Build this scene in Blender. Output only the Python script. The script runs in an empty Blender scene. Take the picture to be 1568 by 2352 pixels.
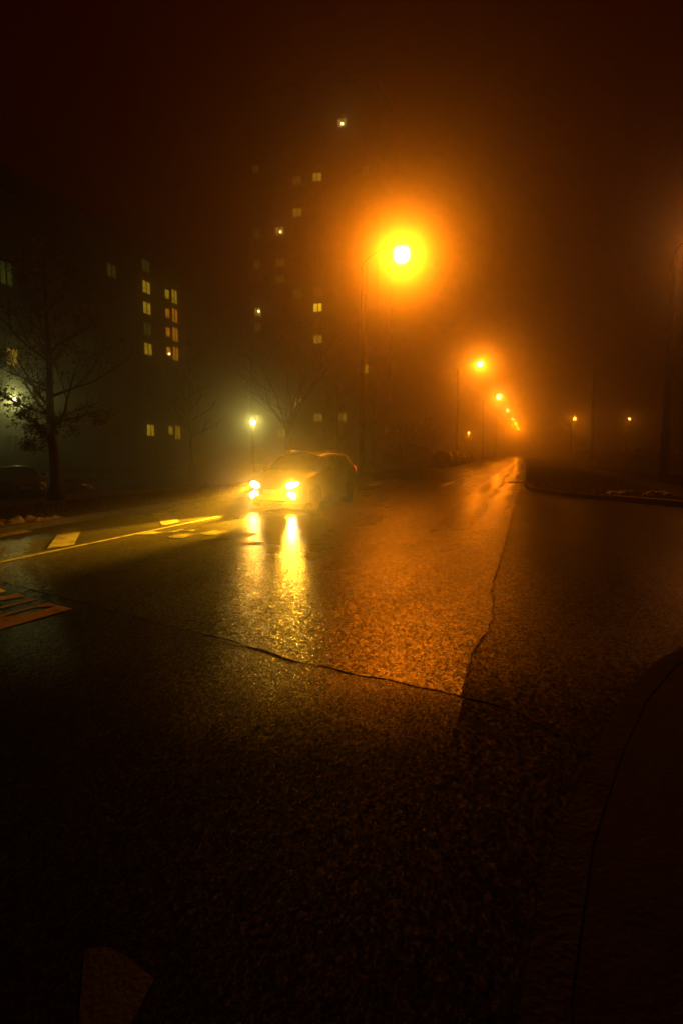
import bpy, bmesh, math, random
from mathutils import Vector, Matrix, noise
R = math.radians
rng = random.Random(7)
scene = bpy.context.scene
col = scene.collection

# ------------------------------------------------------------------ camera frame
F, CX, CY = 1400.0, 784.0, 1176.0
EYE = Vector((0, 0, 1.5))
PITCH = math.atan(136 / F)
YAW = math.atan(421 * math.cos(PITCH) / F)
FWD = Vector((-math.sin(YAW) * math.cos(PITCH), math.cos(YAW) * math.cos(PITCH), -math.sin(PITCH)))
RIGHT = Vector((math.cos(YAW), math.sin(YAW), 0))
UP = RIGHT.cross(FWD)

def ray(px, py):
    return FWD * F + RIGHT * (px - CX) + UP * (CY - py)
def G(px, py, z=0.0):
    d = ray(px, py); t = (z - EYE.z) / d.z
    return EYE + d * t
def at_y(px, py, y):
    d = ray(px, py); return EYE + d * (y / d.y)
def at_x(px, py, x):
    d = ray(px, py); return EYE + d * (x / d.x)
def at_z(px, py, depth):
    d = ray(px, py); return EYE + d * (depth / F)

cam = bpy.data.cameras.new('camera')
cam.sensor_fit = 'VERTICAL'; cam.sensor_height = 36; cam.lens = 36 * F / 2352
cam.clip_start = 0.05; cam.clip_end = 2000
camo = bpy.data.objects.new('camera', cam); col.objects.link(camo)
camo.matrix_world = Matrix.Translation(EYE) @ Matrix((RIGHT, UP, -FWD)).transposed().to_4x4()
scene.camera = camo

# ------------------------------------------------------------------ materials
def mat(name):
    m = bpy.data.materials.new(name); m.use_nodes = True
    nt = m.node_tree
    return m, nt, nt.nodes['Principled BSDF']
def N(nt, t, **kw):
    n = nt.nodes.new(t)
    for k, v in kw.items(): setattr(n, k, v)
    return n
def simple(name, c, rough=.6, metal=0, spec=.5, var=.25, scale=6, bump=0, bscale=40, coat=0):
    m, nt, b = mat(name)
    tc = N(nt, 'ShaderNodeTexCoord')
    nz = N(nt, 'ShaderNodeTexNoise'); nz.inputs['Scale'].default_value = scale; nz.inputs['Detail'].default_value = 6
    nt.links.new(tc.outputs['Object'], nz.inputs['Vector'])
    r = N(nt, 'ShaderNodeValToRGB')
    r.color_ramp.elements[0].position = .3; r.color_ramp.elements[1].position = .7
    r.color_ramp.elements[0].color = tuple(x * (1 - var) for x in c) + (1,)
    r.color_ramp.elements[1].color = tuple(min(1, x * (1 + var)) for x in c) + (1,)
    nt.links.new(nz.outputs['Fac'], r.inputs['Fac'])
    nt.links.new(r.outputs['Color'], b.inputs['Base Color'])
    b.inputs['Roughness'].default_value = rough; b.inputs['Metallic'].default_value = metal
    b.inputs['Specular IOR Level'].default_value = spec
    b.inputs['Coat Weight'].default_value = coat
    if bump:
        n2 = N(nt, 'ShaderNodeTexNoise'); n2.inputs['Scale'].default_value = bscale; n2.inputs['Detail'].default_value = 4
        nt.links.new(tc.outputs['Object'], n2.inputs['Vector'])
        bp = N(nt, 'ShaderNodeBump'); bp.inputs['Strength'].default_value = bump; bp.inputs['Distance'].default_value = .02
        nt.links.new(n2.outputs['Fac'], bp.inputs['Height']); nt.links.new(bp.outputs['Normal'], b.inputs['Normal'])
    return m
def emit(name, c, s, sample=True):
    m, nt, b = mat(name)
    b.inputs['Base Color'].default_value = (.3, .3, .3, 1)
    b.inputs['Emission Color'].default_value = tuple(c) + (1,)
    b.inputs['Emission Strength'].default_value = s
    m.cycles.emission_sampling = 'AUTO' if sample else 'NONE'
    if name.startswith('lit'):
        # curtains and furniture behind the glass
        tc = N(nt, 'ShaderNodeTexCoord'); mp = N(nt, 'ShaderNodeMapping'); mp.inputs['Scale'].default_value = (5, 1, 1.2)
        oi = N(nt, 'ShaderNodeObjectInfo'); nz = N(nt, 'ShaderNodeTexNoise', noise_dimensions='4D'); nz.inputs['Scale'].default_value = 1.3; nz.inputs['Detail'].default_value = 3
        nt.links.new(tc.outputs['Object'], mp.inputs[0]); nt.links.new(mp.outputs[0], nz.inputs['Vector'])
        sw = N(nt, 'ShaderNodeMath', operation='MULTIPLY'); sw.inputs[1].default_value = 40; nt.links.new(oi.outputs['Random'], sw.inputs[0]); nt.links.new(sw.outputs[0], nz.inputs['W'])
        mr = N(nt, 'ShaderNodeMapRange'); mr.inputs[1].default_value = .3; mr.inputs[2].default_value = .68; mr.inputs[3].default_value = s * .35; mr.inputs[4].default_value = s * 1.35
        nt.links.new(nz.outputs['Fac'], mr.inputs[0]); nt.links.new(mr.outputs[0], b.inputs['Emission Strength'])
    return m

POOLS = (((664, 1207), .6, 2.6),)
def asphalt(name, c, rough, grain, strength, ruts=True, spec=.3, dry=None, coarse=.36):  # dry: where the shine is faded out to darken the foreground
    m, nt, b = mat(name); L = nt.links.new
    tc = N(nt, 'ShaderNodeTexCoord')
    vo = N(nt, 'ShaderNodeTexVoronoi'); vo.inputs['Scale'].default_value = grain
    L(tc.outputs['Object'], vo.inputs['Vector'])
    fine = N(nt, 'ShaderNodeTexNoise'); fine.inputs['Scale'].default_value = grain * .45; fine.inputs['Detail'].default_value = 5
    L(tc.outputs['Object'], fine.inputs['Vector'])
    big = N(nt, 'ShaderNodeTexNoise'); big.inputs['Scale'].default_value = .55; big.inputs['Detail'].default_value = 3; big.inputs['Roughness'].default_value = .5
    mp = N(nt, 'ShaderNodeMapping'); mp.inputs['Scale'].default_value = (1, .3, 1)
    L(tc.outputs['Object'], mp.inputs['Vector']); L(mp.outputs['Vector'], big.inputs['Vector'])
    # stones of different tone
    cr = N(nt, 'ShaderNodeValToRGB')
    cr.color_ramp.elements[0].color = tuple(x * .5 for x in c) + (1,)
    cr.color_ramp.elements[1].color = tuple(x * 1.6 for x in c) + (1,)
    mx = N(nt, 'ShaderNodeMix', data_type='FLOAT'); mx.inputs[0].default_value = .45
    L(vo.outputs['Color'], mx.inputs[2]); L(big.outputs['Fac'], mx.inputs[3])
    L(mx.outputs[0], cr.inputs['Fac']); L(cr.outputs['Color'], b.inputs['Base Color'])
    # wet film: patchy roughness, smoother in the wheel ruts
    rr = N(nt, 'ShaderNodeMapRange'); rr.inputs[1].default_value = .3; rr.inputs[2].default_value = .7
    rr.inputs[3].default_value = rough * .85; rr.inputs[4].default_value = rough * 1.18
    L(big.outputs['Fac'], rr.inputs[0])
    rsock = rr.outputs[0]
    if ruts:
        sx = N(nt, 'ShaderNodeSeparateXYZ'); L(tc.outputs['Object'], sx.inputs[0])
        wob = N(nt, 'ShaderNodeTexNoise'); wob.inputs['Scale'].default_value = .18; wob.inputs['Detail'].default_value = 2
        L(tc.outputs['Object'], wob.inputs['Vector'])
        prod = None
        for cx_, hw in ((-1.55, .3), (-.75, .2)):
            a = N(nt, 'ShaderNodeMath', operation='MULTIPLY_ADD'); L(wob.outputs['Fac'], a.inputs[0]); a.inputs[1].default_value = .7
            L(sx.outputs[0], a.inputs[2])
            s = N(nt, 'ShaderNodeMath', operation='SUBTRACT'); L(a.outputs[0], s.inputs[0]); s.inputs[1].default_value = cx_ + .35
            ab = N(nt, 'ShaderNodeMath', operation='ABSOLUTE'); L(s.outputs[0], ab.inputs[0])
            mr = N(nt, 'ShaderNodeMapRange', interpolation_type='SMOOTHSTEP'); L(ab.outputs[0], mr.inputs[0])
            mr.inputs[1].default_value = hw * .3; mr.inputs[2].default_value = hw * 1.8; mr.inputs[3].default_value = 1; mr.inputs[4].default_value = 0
            if prod is None: prod = mr.outputs[0]
            else:
                q = N(nt, 'ShaderNodeMath', operation='MAXIMUM'); L(prod, q.inputs[0]); L(mr.outputs[0], q.inputs[1]); prod = q.outputs[0]
        # the ruts hold water only farther up the road, where it dips
        far = N(nt, 'ShaderNodeMapRange', interpolation_type='SMOOTHSTEP'); L(sx.outputs[1], far.inputs[0])
        far.inputs[1].default_value = 8; far.inputs[2].default_value = 26
        w = N(nt, 'ShaderNodeMath', operation='MULTIPLY'); L(prod, w.inputs[0]); L(far.outputs[0], w.inputs[1])
        wet = w.outputs[0]
        # shallow hollows with standing water in the left lane
        en = N(nt, 'ShaderNodeTexNoise'); en.inputs['Scale'].default_value = 1.6; en.inputs['Detail'].default_value = 1; L(tc.outputs['Object'], en.inputs['Vector'])
        pool = None
        for (px, py), lx, ly in POOLS:
            c_ = G(px, py); mpp = N(nt, 'ShaderNodeMapping', vector_type='TEXTURE')
            mpp.inputs['Location'].default_value = (c_.x, c_.y, 0); mpp.inputs['Rotation'].default_value = (0, 0, math.atan2(-c_.x, c_.y)); mpp.inputs['Scale'].default_value = (lx, ly, 1)
            L(tc.outputs['Object'], mpp.inputs['Vector']); ln = N(nt, 'ShaderNodeVectorMath', operation='LENGTH'); L(mpp.outputs[0], ln.inputs[0])
            aa = N(nt, 'ShaderNodeMath', operation='MULTIPLY_ADD'); L(en.outputs['Fac'], aa.inputs[0]); aa.inputs[1].default_value = .9; L(ln.outputs['Value'], aa.inputs[2])
            q2 = N(nt, 'ShaderNodeMapRange', interpolation_type='SMOOTHSTEP'); L(aa.outputs[0], q2.inputs[0])
            q2.inputs[1].default_value = .45; q2.inputs[2].default_value = 2.3; q2.inputs[3].default_value = 1; q2.inputs[4].default_value = 0
            if pool is None: pool = q2.outputs[0]
            else:
                q = N(nt, 'ShaderNodeMath', operation='MAXIMUM'); L(pool, q.inputs[0]); L(q2.outputs[0], q.inputs[1]); pool = q.outputs[0]
        m5 = N(nt, 'ShaderNodeMix', data_type='FLOAT'); L(pool, m5.inputs[0]); L(rsock, m5.inputs[2]); m5.inputs[3].default_value = .13
        rsock = m5.outputs[0]
        m3 = N(nt, 'ShaderNodeMix', data_type='FLOAT'); L(wet, m3.inputs[0]); L(rsock, m3.inputs[2]); m3.inputs[3].default_value = rough * .55
        wr = N(nt, 'ShaderNodeMath', operation='MINIMUM'); L(m3.outputs[0], wr.inputs[0]); L(m5.outputs[0], wr.inputs[1]); rsock = wr.outputs[0]
        wp = N(nt, 'ShaderNodeMath', operation='MAXIMUM'); L(wet, wp.inputs[0]); L(pool, wp.inputs[1]); wet = wp.outputs[0]
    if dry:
        # foreground gloom put into the surface: shine fades out along a ragged near edge
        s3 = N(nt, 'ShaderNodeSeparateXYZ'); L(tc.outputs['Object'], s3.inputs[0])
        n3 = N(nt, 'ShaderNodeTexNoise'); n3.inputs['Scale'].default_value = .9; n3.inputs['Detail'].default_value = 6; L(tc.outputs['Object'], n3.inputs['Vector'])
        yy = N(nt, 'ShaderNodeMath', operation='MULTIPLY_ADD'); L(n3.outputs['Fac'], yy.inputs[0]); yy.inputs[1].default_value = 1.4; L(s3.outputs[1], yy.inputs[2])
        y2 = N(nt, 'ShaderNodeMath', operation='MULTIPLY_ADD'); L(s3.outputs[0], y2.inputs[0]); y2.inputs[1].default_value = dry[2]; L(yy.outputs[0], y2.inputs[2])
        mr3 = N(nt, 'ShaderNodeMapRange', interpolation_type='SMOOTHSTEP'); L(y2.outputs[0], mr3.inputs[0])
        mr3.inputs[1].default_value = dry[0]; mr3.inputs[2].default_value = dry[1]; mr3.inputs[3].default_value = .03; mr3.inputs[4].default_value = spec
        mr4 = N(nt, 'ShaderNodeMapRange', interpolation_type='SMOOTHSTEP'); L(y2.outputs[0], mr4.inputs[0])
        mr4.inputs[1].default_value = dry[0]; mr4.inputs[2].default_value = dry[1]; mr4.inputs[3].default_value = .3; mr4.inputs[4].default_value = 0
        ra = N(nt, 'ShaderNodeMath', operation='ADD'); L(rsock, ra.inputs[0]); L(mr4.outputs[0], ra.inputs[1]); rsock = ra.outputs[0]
    L(rsock, b.inputs['Roughness'])
    # polished and dull stones: how strongly each one mirrors the lamps differs
    gl = None
    for sc_, lo, hi in ((grain * .7, .15, 2.1), (grain * coarse, .35, 1.75)):
        mpv = N(nt, 'ShaderNodeMapping'); mpv.inputs['Scale'].default_value = (1, .45, 1); L(tc.outputs['Object'], mpv.inputs['Vector'])
        v3 = N(nt, 'ShaderNodeTexVoronoi'); v3.inputs['Scale'].default_value = sc_; L(mpv.outputs[0], v3.inputs['Vector'])
        s4 = N(nt, 'ShaderNodeSeparateColor'); L(v3.outputs['Color'], s4.inputs[0])
        pw = N(nt, 'ShaderNodeMath', operation='POWER'); L(s4.outputs[0], pw.inputs[0]); pw.inputs[1].default_value = 1.8
        m6 = N(nt, 'ShaderNodeMapRange'); L(pw.outputs[0], m6.inputs[0]); m6.inputs[3].default_value = lo; m6.inputs[4].default_value = hi
        if gl is None: gl = m6.outputs[0]
        else:
            q = N(nt, 'ShaderNodeMath', operation='MULTIPLY'); L(gl, q.inputs[0]); L(m6.outputs[0], q.inputs[1]); gl = q.outputs[0]
    pt = N(nt, 'ShaderNodeTexNoise'); pt.inputs['Scale'].default_value = .8; pt.inputs['Detail'].default_value = 5
    mpp_ = N(nt, 'ShaderNodeMapping'); mpp_.inputs['Scale'].default_value = (1.3, .28, 1); L(tc.outputs['Object'], mpp_.inputs['Vector']); L(mpp_.outputs[0], pt.inputs['Vector'])
    pr_ = N(nt, 'ShaderNodeMapRange'); pr_.inputs[1].default_value = .32; pr_.inputs[2].default_value = .68; pr_.inputs[3].default_value = .5; pr_.inputs[4].default_value = 1.45
    L(pt.outputs['Fac'], pr_.inputs[0]); gq = N(nt, 'ShaderNodeMath', operation='MULTIPLY'); L(gl, gq.inputs[0]); L(pr_.outputs[0], gq.inputs[1]); gl = gq.outputs[0]
    gs = N(nt, 'ShaderNodeMath', operation='MULTIPLY'); L(gl, gs.inputs[0])
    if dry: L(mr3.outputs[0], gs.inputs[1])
    else: gs.inputs[1].default_value = spec
    L(gs.outputs[0], b.inputs['Specular IOR Level'])
    # every stone of the surface lies at its own slight tilt and catches the lamps by itself
    tilt = None
    for sc_, amt in ((grain * 1.0, .26), (grain * max(.5, coarse * 1.4), .1)):
        v2 = N(nt, 'ShaderNodeTexVoronoi'); v2.inputs['Scale'].default_value = sc_; L(tc.outputs['Object'], v2.inputs['Vector'])
        sb = N(nt, 'ShaderNodeVectorMath', operation='SUBTRACT'); L(v2.outputs['Color'], sb.inputs[0]); sb.inputs[1].default_value = (.5, .5, .5)
        ml = N(nt, 'ShaderNodeVectorMath', operation='MULTIPLY'); L(sb.outputs[0], ml.inputs[0]); ml.inputs[1].default_value = (amt * strength * 2, amt * strength * 2, 0)
        if tilt is None: tilt = ml.outputs[0]
        else:
            ad = N(nt, 'ShaderNodeVectorMath', operation='ADD'); L(tilt, ad.inputs[0]); L(ml.outputs[0], ad.inputs[1]); tilt = ad.outputs[0]
    if ruts:
        fl = N(nt, 'ShaderNodeMapRange'); L(wet, fl.inputs[0]); fl.inputs[3].default_value = 1; fl.inputs[4].default_value = .3
        sc2 = N(nt, 'ShaderNodeVectorMath', operation='SCALE'); L(tilt, sc2.inputs[0]); L(fl.outputs[0], sc2.inputs['Scale']); tilt = sc2.outputs[0]
    hsum = N(nt, 'ShaderNodeMath', operation='MULTIPLY_ADD'); L(vo.outputs['Distance'], hsum.inputs[0]); hsum.inputs[1].default_value = -.8; L(fine.outputs['Fac'], hsum.inputs[2])
    bp = N(nt, 'ShaderNodeBump'); bp.inputs['Distance'].default_value = .003
    bp.inputs['Strength'].default_value = strength * .45
    if ruts:
        st = N(nt, 'ShaderNodeMapRange'); L(wet, st.inputs[0]); st.inputs[3].default_value = strength * .45; st.inputs[4].default_value = strength * .2
        L(st.outputs[0], bp.inputs['Strength'])
    L(hsum.outputs[0], bp.inputs['Height'])
    an = N(nt, 'ShaderNodeVectorMath', operation='ADD'); L(bp.outputs['Normal'], an.inputs[0]); L(tilt, an.inputs[1])
    nn_ = N(nt, 'ShaderNodeVectorMath', operation='NORMALIZE'); L(an.outputs[0], nn_.inputs[0]); L(nn_.outputs[0], b.inputs['Normal'])
    return m

def paint_mat(name, c, wear):
    """road paint, worn through to the tarmac in places"""
    m, nt, b = mat(name); L = nt.links.new
    tc = N(nt, 'ShaderNodeTexCoord')
    nz = N(nt, 'ShaderNodeTexNoise'); nz.inputs['Scale'].default_value = 3.5; nz.inputs['Detail'].default_value = 9; nz.inputs['Roughness'].default_value = .68
    L(tc.outputs['Object'], nz.inputs['Vector'])
    r = N(nt, 'ShaderNodeValToRGB')
    r.color_ramp.elements[0].position = wear; r.color_ramp.elements[1].position = wear + .16
    r.color_ramp.elements[0].color = (.04, .037, .033, 1); r.color_ramp.elements[1].color = tuple(c) + (1,)
    L(nz.outputs['Fac'], r.inputs['Fac']); L(r.outputs['Color'], b.inputs['Base Color'])
    b.inputs['Roughness'].default_value = .5; b.inputs['Specular IOR Level'].default_value = .3
    n2 = N(nt, 'ShaderNodeTexNoise'); n2.inputs['Scale'].default_value = 60; L(tc.outputs['Object'], n2.inputs['Vector'])
    bp = N(nt, 'ShaderNodeBump'); bp.inputs['Strength'].default_value = .5; bp.inputs['Distance'].default_value = .005
    L(n2.outputs['Fac'], bp.inputs['Height']); L(bp.outputs['Normal'], b.inputs['Normal'])
    return m

M = {}
M['road'] = asphalt('wet_asphalt', (.028, .026, .024), .29, 105, .5, spec=.3)
M['side'] = asphalt('old_asphalt', (.024, .022, .02), .33, 110, .5, ruts=False, spec=.19, coarse=.45, dry=(4.0, 6.0, -.25))  # dry fades the shine away towards the near right
M['seam'] = simple('crack_filler', (.012, .011, .01), .8, bump=.6)
M['lip'] = M['side']
M['paint'] = paint_mat('white_road_paint', (.22, .21, .19), .38)
M['worn'] = paint_mat('worn_road_paint', (.24, .23, .2), .47)
M['soil'] = simple('dark_soil', (.03, .024, .016), .95, spec=.1, bump=.8, bscale=9)
M['grass'] = simple('winter_grass', (.05, .05, .022), .8, spec=.15, scale=3)
M['paving'] = simple('paving', (.035, .032, .03), .85, spec=.1, bump=.3)
M['kerb'] = simple('kerb_concrete', (.14, .13, .12), .8, spec=.12, bump=.4, scale=4)
M['faded'] = paint_mat('faded_road_paint', (.022, .021, .018), .48)
M['far_paint'] = paint_mat('far_road_paint', (.75, .72, .66), .28)  # copy of the road paint, colour brightened so far lines show against sheen
M['snow'] = simple('old_snow', (.4, .38, .35), .7, bump=.6, bscale=25)
M['concrete'] = simple('pole_concrete', (.035, .032, .03), .8, spec=.2, bump=.3)
M['steel'] = simple('galvanised_steel', (.04, .04, .04), .5, metal=.6)
M['iron'] = simple('cast_iron', (.05, .05, .05), .45, metal=.7)
M['facade'] = simple('plaster_facade', (.17, .16, .14), .9, spec=.1, scale=.6, bump=.2, bscale=4)
M['facade_b'] = simple('panel_facade', (.13, .12, .11), .9, spec=.1, scale=.5, bump=.2, bscale=4)
M['frame'] = simple('window_frame', (.2, .19, .18), .5)
M['glass'] = simple('dark_glass', (.012, .012, .013), .12, spec=.5, var=.1)
M['bark'] = simple('bark', (.045, .035, .026), .9, spec=.1, bump=.8, bscale=30)
M['leaf'] = simple('dry_leaf', (.09, .055, .02), .7, spec=.2)
M['hedge'] = simple('hedge_leaf', (.04, .042, .02), .8, spec=.15)
M['fence'] = simple('fence_paint', (.04, .038, .035), .6)
M['tyre'] = simple('tyre_rubber', (.015, .015, .015), .75, spec=.2)
M['rim'] = simple('alloy_rim', (.06, .06, .06), .45, metal=.7)
M['trim'] = simple('black_trim', (.02, .02, .02), .5)
M['chrome'] = simple('chrome', (.5, .5, .5), .15, metal=1, var=.05)
M['carpaint'] = simple('silver_car_paint', (.045, .04, .036), .4, metal=.3, var=.06, coat=.5)
M['darkpaint'] = simple('dark_car_paint', (.03, .03, .032), .35, var=.06, coat=.6)
M['greypaint'] = simple('grey_car_paint', (.09, .09, .09), .35, metal=.3, var=.06, coat=.6)
M['plate'] = simple('plate_white', (.3, .3, .28), .5)
M['red'] = simple('red_lens', (.06, .005, .004), .2)
def lens(name, c, strength):
    """clear lamp glass: glows white-hot to the eye and lets the light source inside shine out"""
    m = bpy.data.materials.new(name); m.use_nodes = True; nt = m.node_tree; nt.nodes.clear(); L = nt.links.new
    o = N(nt, 'ShaderNodeOutputMaterial'); a = N(nt, 'ShaderNodeAddShader'); t = N(nt, 'ShaderNodeBsdfTransparent'); e = N(nt, 'ShaderNodeEmission')
    e.inputs['Color'].default_value = tuple(c) + (1,); e.inputs['Strength'].default_value = strength
    L(t.outputs[0], a.inputs[0]); L(e.outputs[0], a.inputs[1]); L(a.outputs[0], o.inputs['Surface'])
    m.cycles.emission_sampling = 'NONE'
    return m
M['sodium'] = lens('sodium_lens', (1, .85, .5), 3.2)
M['sodium_far'] = lens('sodium_lens_small', (1, .45, .06), 6)
M['white_lamp'] = lens('white_globe', (1, .98, .6), 4.5)
M['wall_lamp'] = lens('wall_globe', (1, 1, .75), 4)
M['headlamp'] = lens('headlamp_glass', (1, .85, .5), 12)
M['foglamp'] = lens('foglamp_glass', (1, .85, .5), 34)
M['tail'] = emit('tail_light', (1, .03, .01), 1.2, False)
SOD = (1.0, .205, .0015)
def lamp(name, kind, power, c, loc, parent=None, radius=.3, direction=None, size=160, blend=1):
    l = bpy.data.lights.new(name, kind); l.energy = power; l.color = c; l.shadow_soft_size = radius
    if kind == 'SPOT': l.spot_size = R(size); l.spot_blend = blend
    o = bpy.data.objects.new(name, l); col.objects.link(o); o.location = loc
    if parent is not None: o.parent = parent
    if direction is not None: o.rotation_euler = Vector(direction).to_track_quat('-Z', 'Y').to_euler()
    return o
for i, (c, s) in enumerate([((1, .58, .02), 2.1), ((1, .58, .025), .55), ((1, .55, .02), .36), ((1, .33, .01), .6), ((.6, .75, .1), .05), ((1, .5, .03), .12)]):
    M['lit%d' % i] = emit('lit_window_%d' % i, c, s, False)
M['bulb'] = emit('bulb', (1, .7, .2), 25, False)

# ------------------------------------------------------------------ mesh helpers
def link(name, me, m, parent=None, loc=None):
    o = bpy.data.objects.new(name, me); col.objects.link(o)
    if m is not None:
        me.materials.clear(); me.materials.append(m)
    if parent is not None: o.parent = parent
    if loc is not None: o.location = loc
    return o
def obj(name, bm, m, parent=None, smooth=False, loc=None):
    me = bpy.data.meshes.new(name)
    bmesh.ops.recalc_face_normals(bm, faces=bm.faces)
    bm.to_mesh(me); bm.free()
    if smooth:
        for p in me.polygons: p.use_smooth = True
    return link(name, me, m, parent, loc)
def thing(name, label, cat, loc=(0, 0, 0), rz=0, group=None):
    o = bpy.data.objects.new(name, None); col.objects.link(o)
    o.empty_display_size = .3
    o.location = loc; o.rotation_euler = (0, 0, rz)
    return tag(o, label, cat, group)
def tag(o, label, cat, group=None):
    o['label'] = label; o['category'] = cat
    if group: o['group'] = group
    return o
def struct(o, kind='structure'):
    o['kind'] = kind; return o
def box(bm, c, s, rot=None):
    r = bmesh.ops.create_cube(bm, size=1)
    mtx = Matrix.Translation(Vector(c)) @ (rot.to_4x4() if rot else Matrix()) @ Matrix.Diagonal((s[0], s[1], s[2], 1))
    bmesh.ops.transform(bm, matrix=mtx, verts=r['verts'])
    return r['verts']
def tube(bm, pts, rads, n=8, cap=True):
    rings = []
    pts = [Vector(p) for p in pts]
    for i, p in enumerate(pts):
        d = (pts[min(i + 1, len(pts) - 1)] - pts[max(i - 1, 0)]).normalized()
        a = Vector((1, 0, 0)) if abs(d.x) < .8 else Vector((0, 1, 0))
        u = d.cross(a).normalized(); v = d.cross(u)
        rings.append([bm.verts.new(p + (u * math.cos(2 * math.pi * k / n) + v * math.sin(2 * math.pi * k / n)) * rads[i]) for k in range(n)])
    for a, b in zip(rings, rings[1:]):
        for k in range(n):
            bm.faces.new((a[k], a[(k + 1) % n], b[(k + 1) % n], b[k]))
    if cap:
        bm.faces.new(rings[0]); bm.faces.new(rings[-1])
def lathe(bm, prof, n=20, mtx=Matrix(), capends=True):
    rings = [[bm.verts.new(mtx @ Vector((r * math.cos(2 * math.pi * k / n), r * math.sin(2 * math.pi * k / n), z))) for k in range(n)] for r, z in prof]
    for a, b in zip(rings, rings[1:]):
        for k in range(n):
            bm.faces.new((a[k], a[(k + 1) % n], b[(k + 1) % n], b[k]))
    if capends:
        bm.faces.new(rings[0]); bm.faces.new(rings[-1])
def poly(bm, pts, z=None):
    vs = [bm.verts.new((p[0], p[1], p[2] if z is None else z)) for p in pts]
    return bm.faces.new(vs)
def prism(bm, pts, z0, z1):
    a = [bm.verts.new((p[0], p[1], z0)) for p in pts]; b = [bm.verts.new((p[0], p[1], z1)) for p in pts]
    n = len(pts)
    bm.faces.new(a); bm.faces.new(b)
    for k in range(n): bm.faces.new((a[k], a[(k + 1) % n], b[(k + 1) % n], b[k]))
def strip(bm, line, w, z0, z1):
    """kerb-like bar following a polyline, w to the left of travel"""
    L = [Vector((p[0], p[1], 0)) for p in line]; off = []
    for i, p in enumerate(L):
        d = (L[min(i + 1, len(L) - 1)] - L[max(i - 1, 0)]).normalized()
        off.append(p + Vector((-d.y, d.x, 0)) * w)
    rows = [[bm.verts.new((a.x, a.y, z0)), bm.verts.new((a.x, a.y, z1)), bm.verts.new((b.x, b.y, z1)), bm.verts.new((b.x, b.y, z0))] for a, b in zip(L, off)]
    for r, s in zip(rows, rows[1:]):
        for k in range(4): bm.faces.new((r[k], r[(k + 1) % 4], s[(k + 1) % 4], s[k]))
    bm.faces.new(rows[0]); bm.faces.new(rows[-1])

# ------------------------------------------------------------------ ground and roads
bm = bmesh.new()
def gh(x, y):
    h = -.06
    if x < -10.5: h -= .42 * min(1, (-10.5 - x) / 8)
    return h
xs = [-210, -120, -80, -50, -35, -26, -22, -18.5, -16, -14, -12, -10.5, -9, -4, 0, 4, 12, 40, 100, 210]
ys = [-30, -10, 0, 8, 20, 40, 70, 120, 200, 400]
grid = [[bm.verts.new((x, y, gh(x, y))) for y in ys] for x in xs]
for i in range(len(xs) - 1):
    for j in range(len(ys) - 1):
        bm.faces.new((grid[i][j], grid[i + 1][j], grid[i + 1][j + 1], grid[i][j + 1]))
struct(obj('ground', bm, M['soil']))

KX0, KX1 = -9.3, .12       # kerb faces of the main road
bm = bmesh.new()
poly(bm, [(KX0, -25), (-.2, -25), (-.2, 22), (KX1, 23.2), (KX1, 390), (KX0, 390)], 0)
struct(obj('road', bm, M['road']))

# side street on the right: its own, older asphalt, meeting the main road at a ragged seam
seam_px = [(1192, 1128), (1186, 1150), (1176, 1185), (1166, 1225), (1158, 1262), (1149, 1285), (1143, 1310), (1133, 1335), (1130, 1360), (1136, 1390), (1130, 1425), (1122, 1452), (1104, 1475), (1084, 1505), (1076, 1540), (1064, 1600)]
seam = [G(*p) for p in seam_px]
cross_px = [(-60, 1322), (0, 1336), (120, 1366), (260, 1405), (400, 1442), (510, 1468), (600, 1494), (700, 1524), (830, 1552), (950, 1576), (1064, 1603), (1120, 1616), (1200, 1640), (1285, 1690)]
cross = [G(*p) for p in cross_px]
kerb_px = [(1206, 1104), (1203, 1113), (1207, 1121), (1222, 1128), (1250, 1133), (1290, 1139), (1345, 1145), (1400, 1150), (1495, 1159), (1568, 1166), (1700, 1178)]
kerbline = [Vector((KX1, 390, 0)), Vector((KX1, 60, 0))] + [G(*p) for p in kerb_px] + [Vector((60, G(1700, 1178).y + 2, 0))]
bm = bmesh.new()
pts = [(p.x, p.y) for p in seam] + [(-.4, -25), (60, -25)] + [(kerbline[-1].x, kerbline[-1].y)] + [(p.x, p.y - .05) for p in reversed(kerbline[3:-1])]
poly(bm, pts, .004)
bmesh.ops.triangulate(bm, faces=bm.faces)
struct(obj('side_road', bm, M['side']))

# the near strip of older surface below the long transverse crack
bm = bmesh.new()
near = [(p.x, p.y) for p in cross[:11]] + [(-.42, -25), (KX0 + .01, -25), (KX0 + .01, cross[0].y)]
poly(bm, near, .004); bmesh.ops.triangulate(bm, faces=bm.faces)
M['near'] = asphalt('patched_asphalt', (.018, .017, .015), .32, 150, .5, ruts=False, spec=.27, coarse=.6, dry=(3.5, 4.9, -.12))  # tone and shine lowered here to darken the foreground
struct(obj('road_patch', bm, M['near']))

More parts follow.
